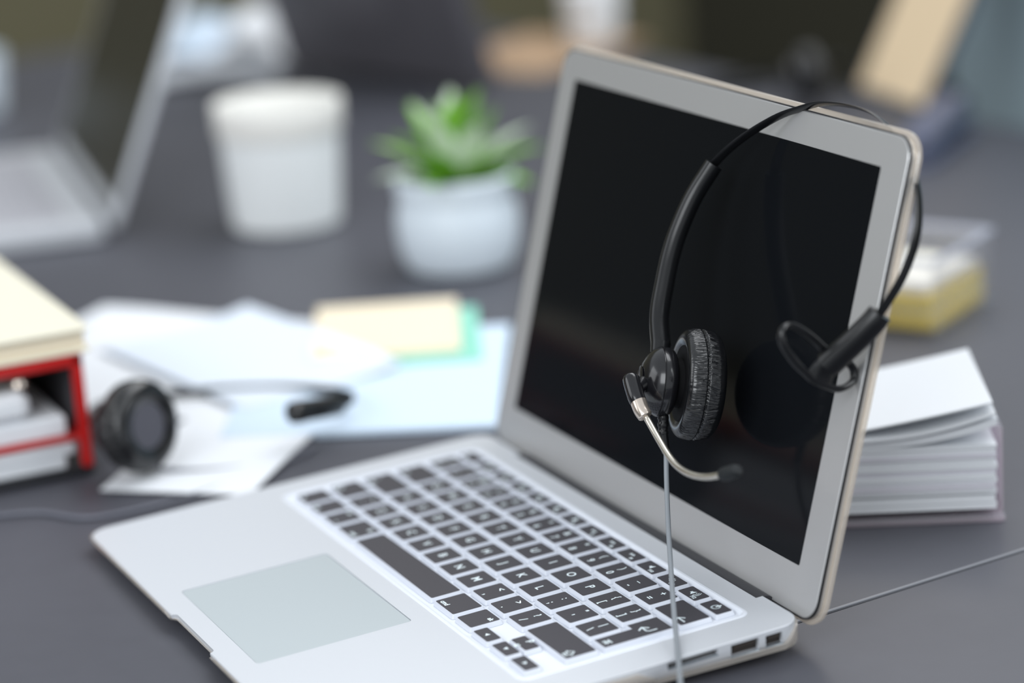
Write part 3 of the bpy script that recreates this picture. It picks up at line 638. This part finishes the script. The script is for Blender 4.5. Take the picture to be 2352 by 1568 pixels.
# ------------------------------------------------------------------ far papers, kraft folder, third headset
sheet('paper_sheet', -1600, 470, (.44, .90), 140, 285, 'white sheet lowest of the far pile by the black monitor', 'paper', PAPER, .4, 12, lambda u, v: 8*sin(pi*u))
sheet('paper_sheet', -1585, 465, (.44, .90), 64, 250, 'pale blue sheet on the left of the far pile', 'paper', PAPERB, 21, 1, lambda u, v: 14*sin(pi*u)*(1 - .5*v))
sheet('paper_sheet', -1492, 494, (.44, .90), 64, 170, 'curled white sheet on the right of the far pile', 'paper', PAPER, 21, 1.2, lambda u, v: 30*sin(pi*u)*(1 - .5*v))
fo = empty('folder', (-1205, 735, 0), math.radians(32), 'brown kraft folder lying flat below the small white mug', 'folder')
b = B(); b.slab(0, 0, 150, 220, 2, .3, 1.1, .2); b.done('cover', mat('kraft_card', (172, 144, 116), .7, noise_amt=.08), fo)
b = B(); b.slab(0, 2, 150, 210, 2, 3.0, 3.8, .2); b.slab(-70, 112, 8, 5, 2, 3.0, 3.8, .2); b.done('flap', mat('kraft_card', (172, 144, 116)), fo)
b = B(); b.slab(0, 0, 146, 206, 1, 1.15, 2.95, .2); b.done('papers', CREAM, fo)
h3 = copy_tree(h2); h3['label'] = 'black headset lying far back behind the open laptop lid'
h3.matrix_world = frame((-850, 790, 13.5), (-.35, .93, -.02), (-.93, -.35, -.165))

# ------------------------------------------------------------------ memo cube in a clear tray (right) and clear box with yellow notes
FD, DD = Vector((-.477, -.879, 0)), Vector((-.879, .477, 0))           # along the front to the left, and away from us
ORG = Vector((213, 285, 0)); LW, LD = 104, 98
memo = empty('memo_holder', ORG, math.atan2(FD[1], FD[0]), 'clear acrylic holder under the white memo sheets at right', 'holder')
b = B(); b.slab(LW/2, -LD/2, LW + 4, LD + 4, 2, .2, 2.6, .5); b.done('base_plate', ACRYLE, memo)
for nm, (x0, x1, y0, y1, h) in (('side_wall', (-2, -.6, -LD, -8, 46)), ('back_wall', (-.6, LW, -LD - 2, -LD - .6, 46)), ('side_wall', (LW + .6, LW + 2, -LD, -8, 46)), ('front_lip', (0, LW, .6, 1.8, 4.6))):
    b = B(); b.box(x0, x1, y0, y1, 2.6, h, .3); b.done(nm, ACRYLE if nm == 'side_wall' else ACRYL, memo)
def memo_layer(z0, z1, label, dx=0, dy=0, curl=None, m=EDGE, rz=0, name='memo_sheets', nx=24, w=LW - 5, d=LD - 4):
    # u runs from the right end (u = 0) to the hidden left end
    b = B(); f = curl or (lambda u: 0); ny = 6
    P = lambda i, j, z: (2 + dx + w*i/nx, -1.5 - dy - d*j/ny, z + f(i/nx))
    top = [[b.v(P(i, j, z1 - z0)) for j in range(ny + 1)] for i in range(nx + 1)]; bot = [[b.v(P(i, j, 0)) for j in range(ny + 1)] for i in range(nx + 1)]
    for i in range(nx):
        for j in range(ny): b.face((top[i][j], top[i+1][j], top[i+1][j+1], top[i][j+1])); b.face((bot[i][j], bot[i][j+1], bot[i+1][j+1], bot[i+1][j]))
        b.face((top[i][0], bot[i][0], bot[i+1][0], top[i+1][0])); b.face((top[i][ny], top[i+1][ny], bot[i+1][ny], bot[i][ny]))
    for j in range(ny): b.face((top[0][j], top[0][j+1], bot[0][j+1], bot[0][j])); b.face((top[nx][j], bot[nx][j], bot[nx][j+1], top[nx][j+1]))
    o = b.done(name, m, None, smooth=40); o.location = (ORG + Vector((0, 0, z0)))*MM; o.rotation_euler = (0, 0, math.atan2(FD[1], FD[0]) + rz)
    return tag(o, label, 'paper', 'sheets in the memo holder')
memo_layer(6.2, 9.0, 'bottom block of memo sheets, just above the dark gap', 0, 0, m=PAPER)
memo_layer(9.4, 13.2, 'second white block of memo sheets from the bottom', .6, .4, m=PAPER)
zz = 14.3
for k, (th_, dx, dy, nm) in enumerate(((2.4, 0, .2, 'third'), (2.9, .6, -.5, 'fourth'), (1.9, -.3, .5, 'fifth'), (2.8, .4, -.4, 'sixth'), (2.2, .1, .6, 'seventh'), (2.6, -.4, -.2, 'eighth'), (3.0, .5, .4, 'ninth'), (2.0, 0, -.5, 'tenth'), (2.7, .3, .3, 'eleventh'), (1.6, -.2, -.3, 'twelfth'))):
    memo_layer(zz, zz + th_, nm + ' block of memo sheets from the bottom of the holder', dx, dy, m=EDGE if k % 3 == 1 else PAPER); zz += th_ + .14
memo_layer(zz, zz + 3.6, 'curled bundle of memo sheets with a gap below its right corner', -.6, 0, lambda u: 10*max(0, 1 - u/.62)**2.0, m=PAPER)
memo_layer(zz + 3.8, zz + 5.0, 'bent memo sheet between the curled bundle and the topmost one', .4, -1.5, lambda u: 10.4*max(0, 1 - u/.62)**2.0 + 1.5*max(0, 1 - u/.8), m=PAPER)
memo_layer(zz + 5.2, zz + 6.0, 'topmost white memo sheet, bright and bent up to the right', 1.5, 1.0, lambda u: 15*max(0, 1 - u/.95)**1.3 + .6, m=PAPER)

SDV, FDV = Vector((-.52, .855, 0)), Vector((-.855, -.52, 0))
BO = Vector((-73, 447, 0)); bw = 92
box = empty('clear_box', BO, math.atan2(SDV[1], SDV[0]), 'clear plastic box holding yellow notes behind the open lid', 'box')
b = B(); b.box(0, bw, 0, bw, .2, 2.4, .4); b.done('floor_plate', ACRYL, box)
for x0, x1, y0, y1 in ((0, bw, 0, 1.8), (0, bw, bw - 1.8, bw), (0, 1.8, 1.8, bw - 1.8), (bw - 1.8, bw, 1.8, bw - 1.8)):
    b = B(); b.box(x0, x1, y0, y1, 2.4, 46, .4); b.done('wall', ACRYL, box)
b = B()
for x0, x1, y0, y1 in ((-1.2, bw + 1.2, -1.2, 3.4), (-1.2, bw + 1.2, bw - 3.4, bw + 1.2), (-1.2, 3.4, 3.4, bw - 3.4), (bw - 3.4, bw + 1.2, 3.4, bw - 3.4)): b.box(x0, x1, y0, y1, 46, 49, .8)
b.done('rim', clear_mat('frosted_rim', (226, 228, 238), .3, .2, .6), box)
def note(z0, z1, m, label, dx=0, dy=0, s=84, rz=0):
    c = BO + SDV*(bw/2 + dx) + (FDV)*(bw/2 + dy); b = B(); b.slab(0, 0, s, s, 1.5, 0, z1 - z0, .6, 3); o = b.done('sticky_notes', m); o.location = Vector((c.x, c.y, z0))*MM
    o.rotation_euler = (0, 0, math.atan2(SDV[1], SDV[0]) + rz); return tag(o, label, 'notes', 'notes in the clear box')
note(2.6, 11, YELLOW, 'bottom pad of yellow notes in the clear box', rz=.02)
note(11.2, 17, mat('pale_yellow_paper', (236, 222, 150), .7), 'pale yellow pad second from the bottom of the clear box', 1, 0, 82, -.02)
note(17.2, 24, YELLOW, 'upper pad of yellow notes under the white pad', 0, 1, 84, .015)
note(24.2, 31, mat('off_white_notes', (240, 236, 222), .7), 'off-white pad on top inside the clear box', 0, -1, 76, -.03)
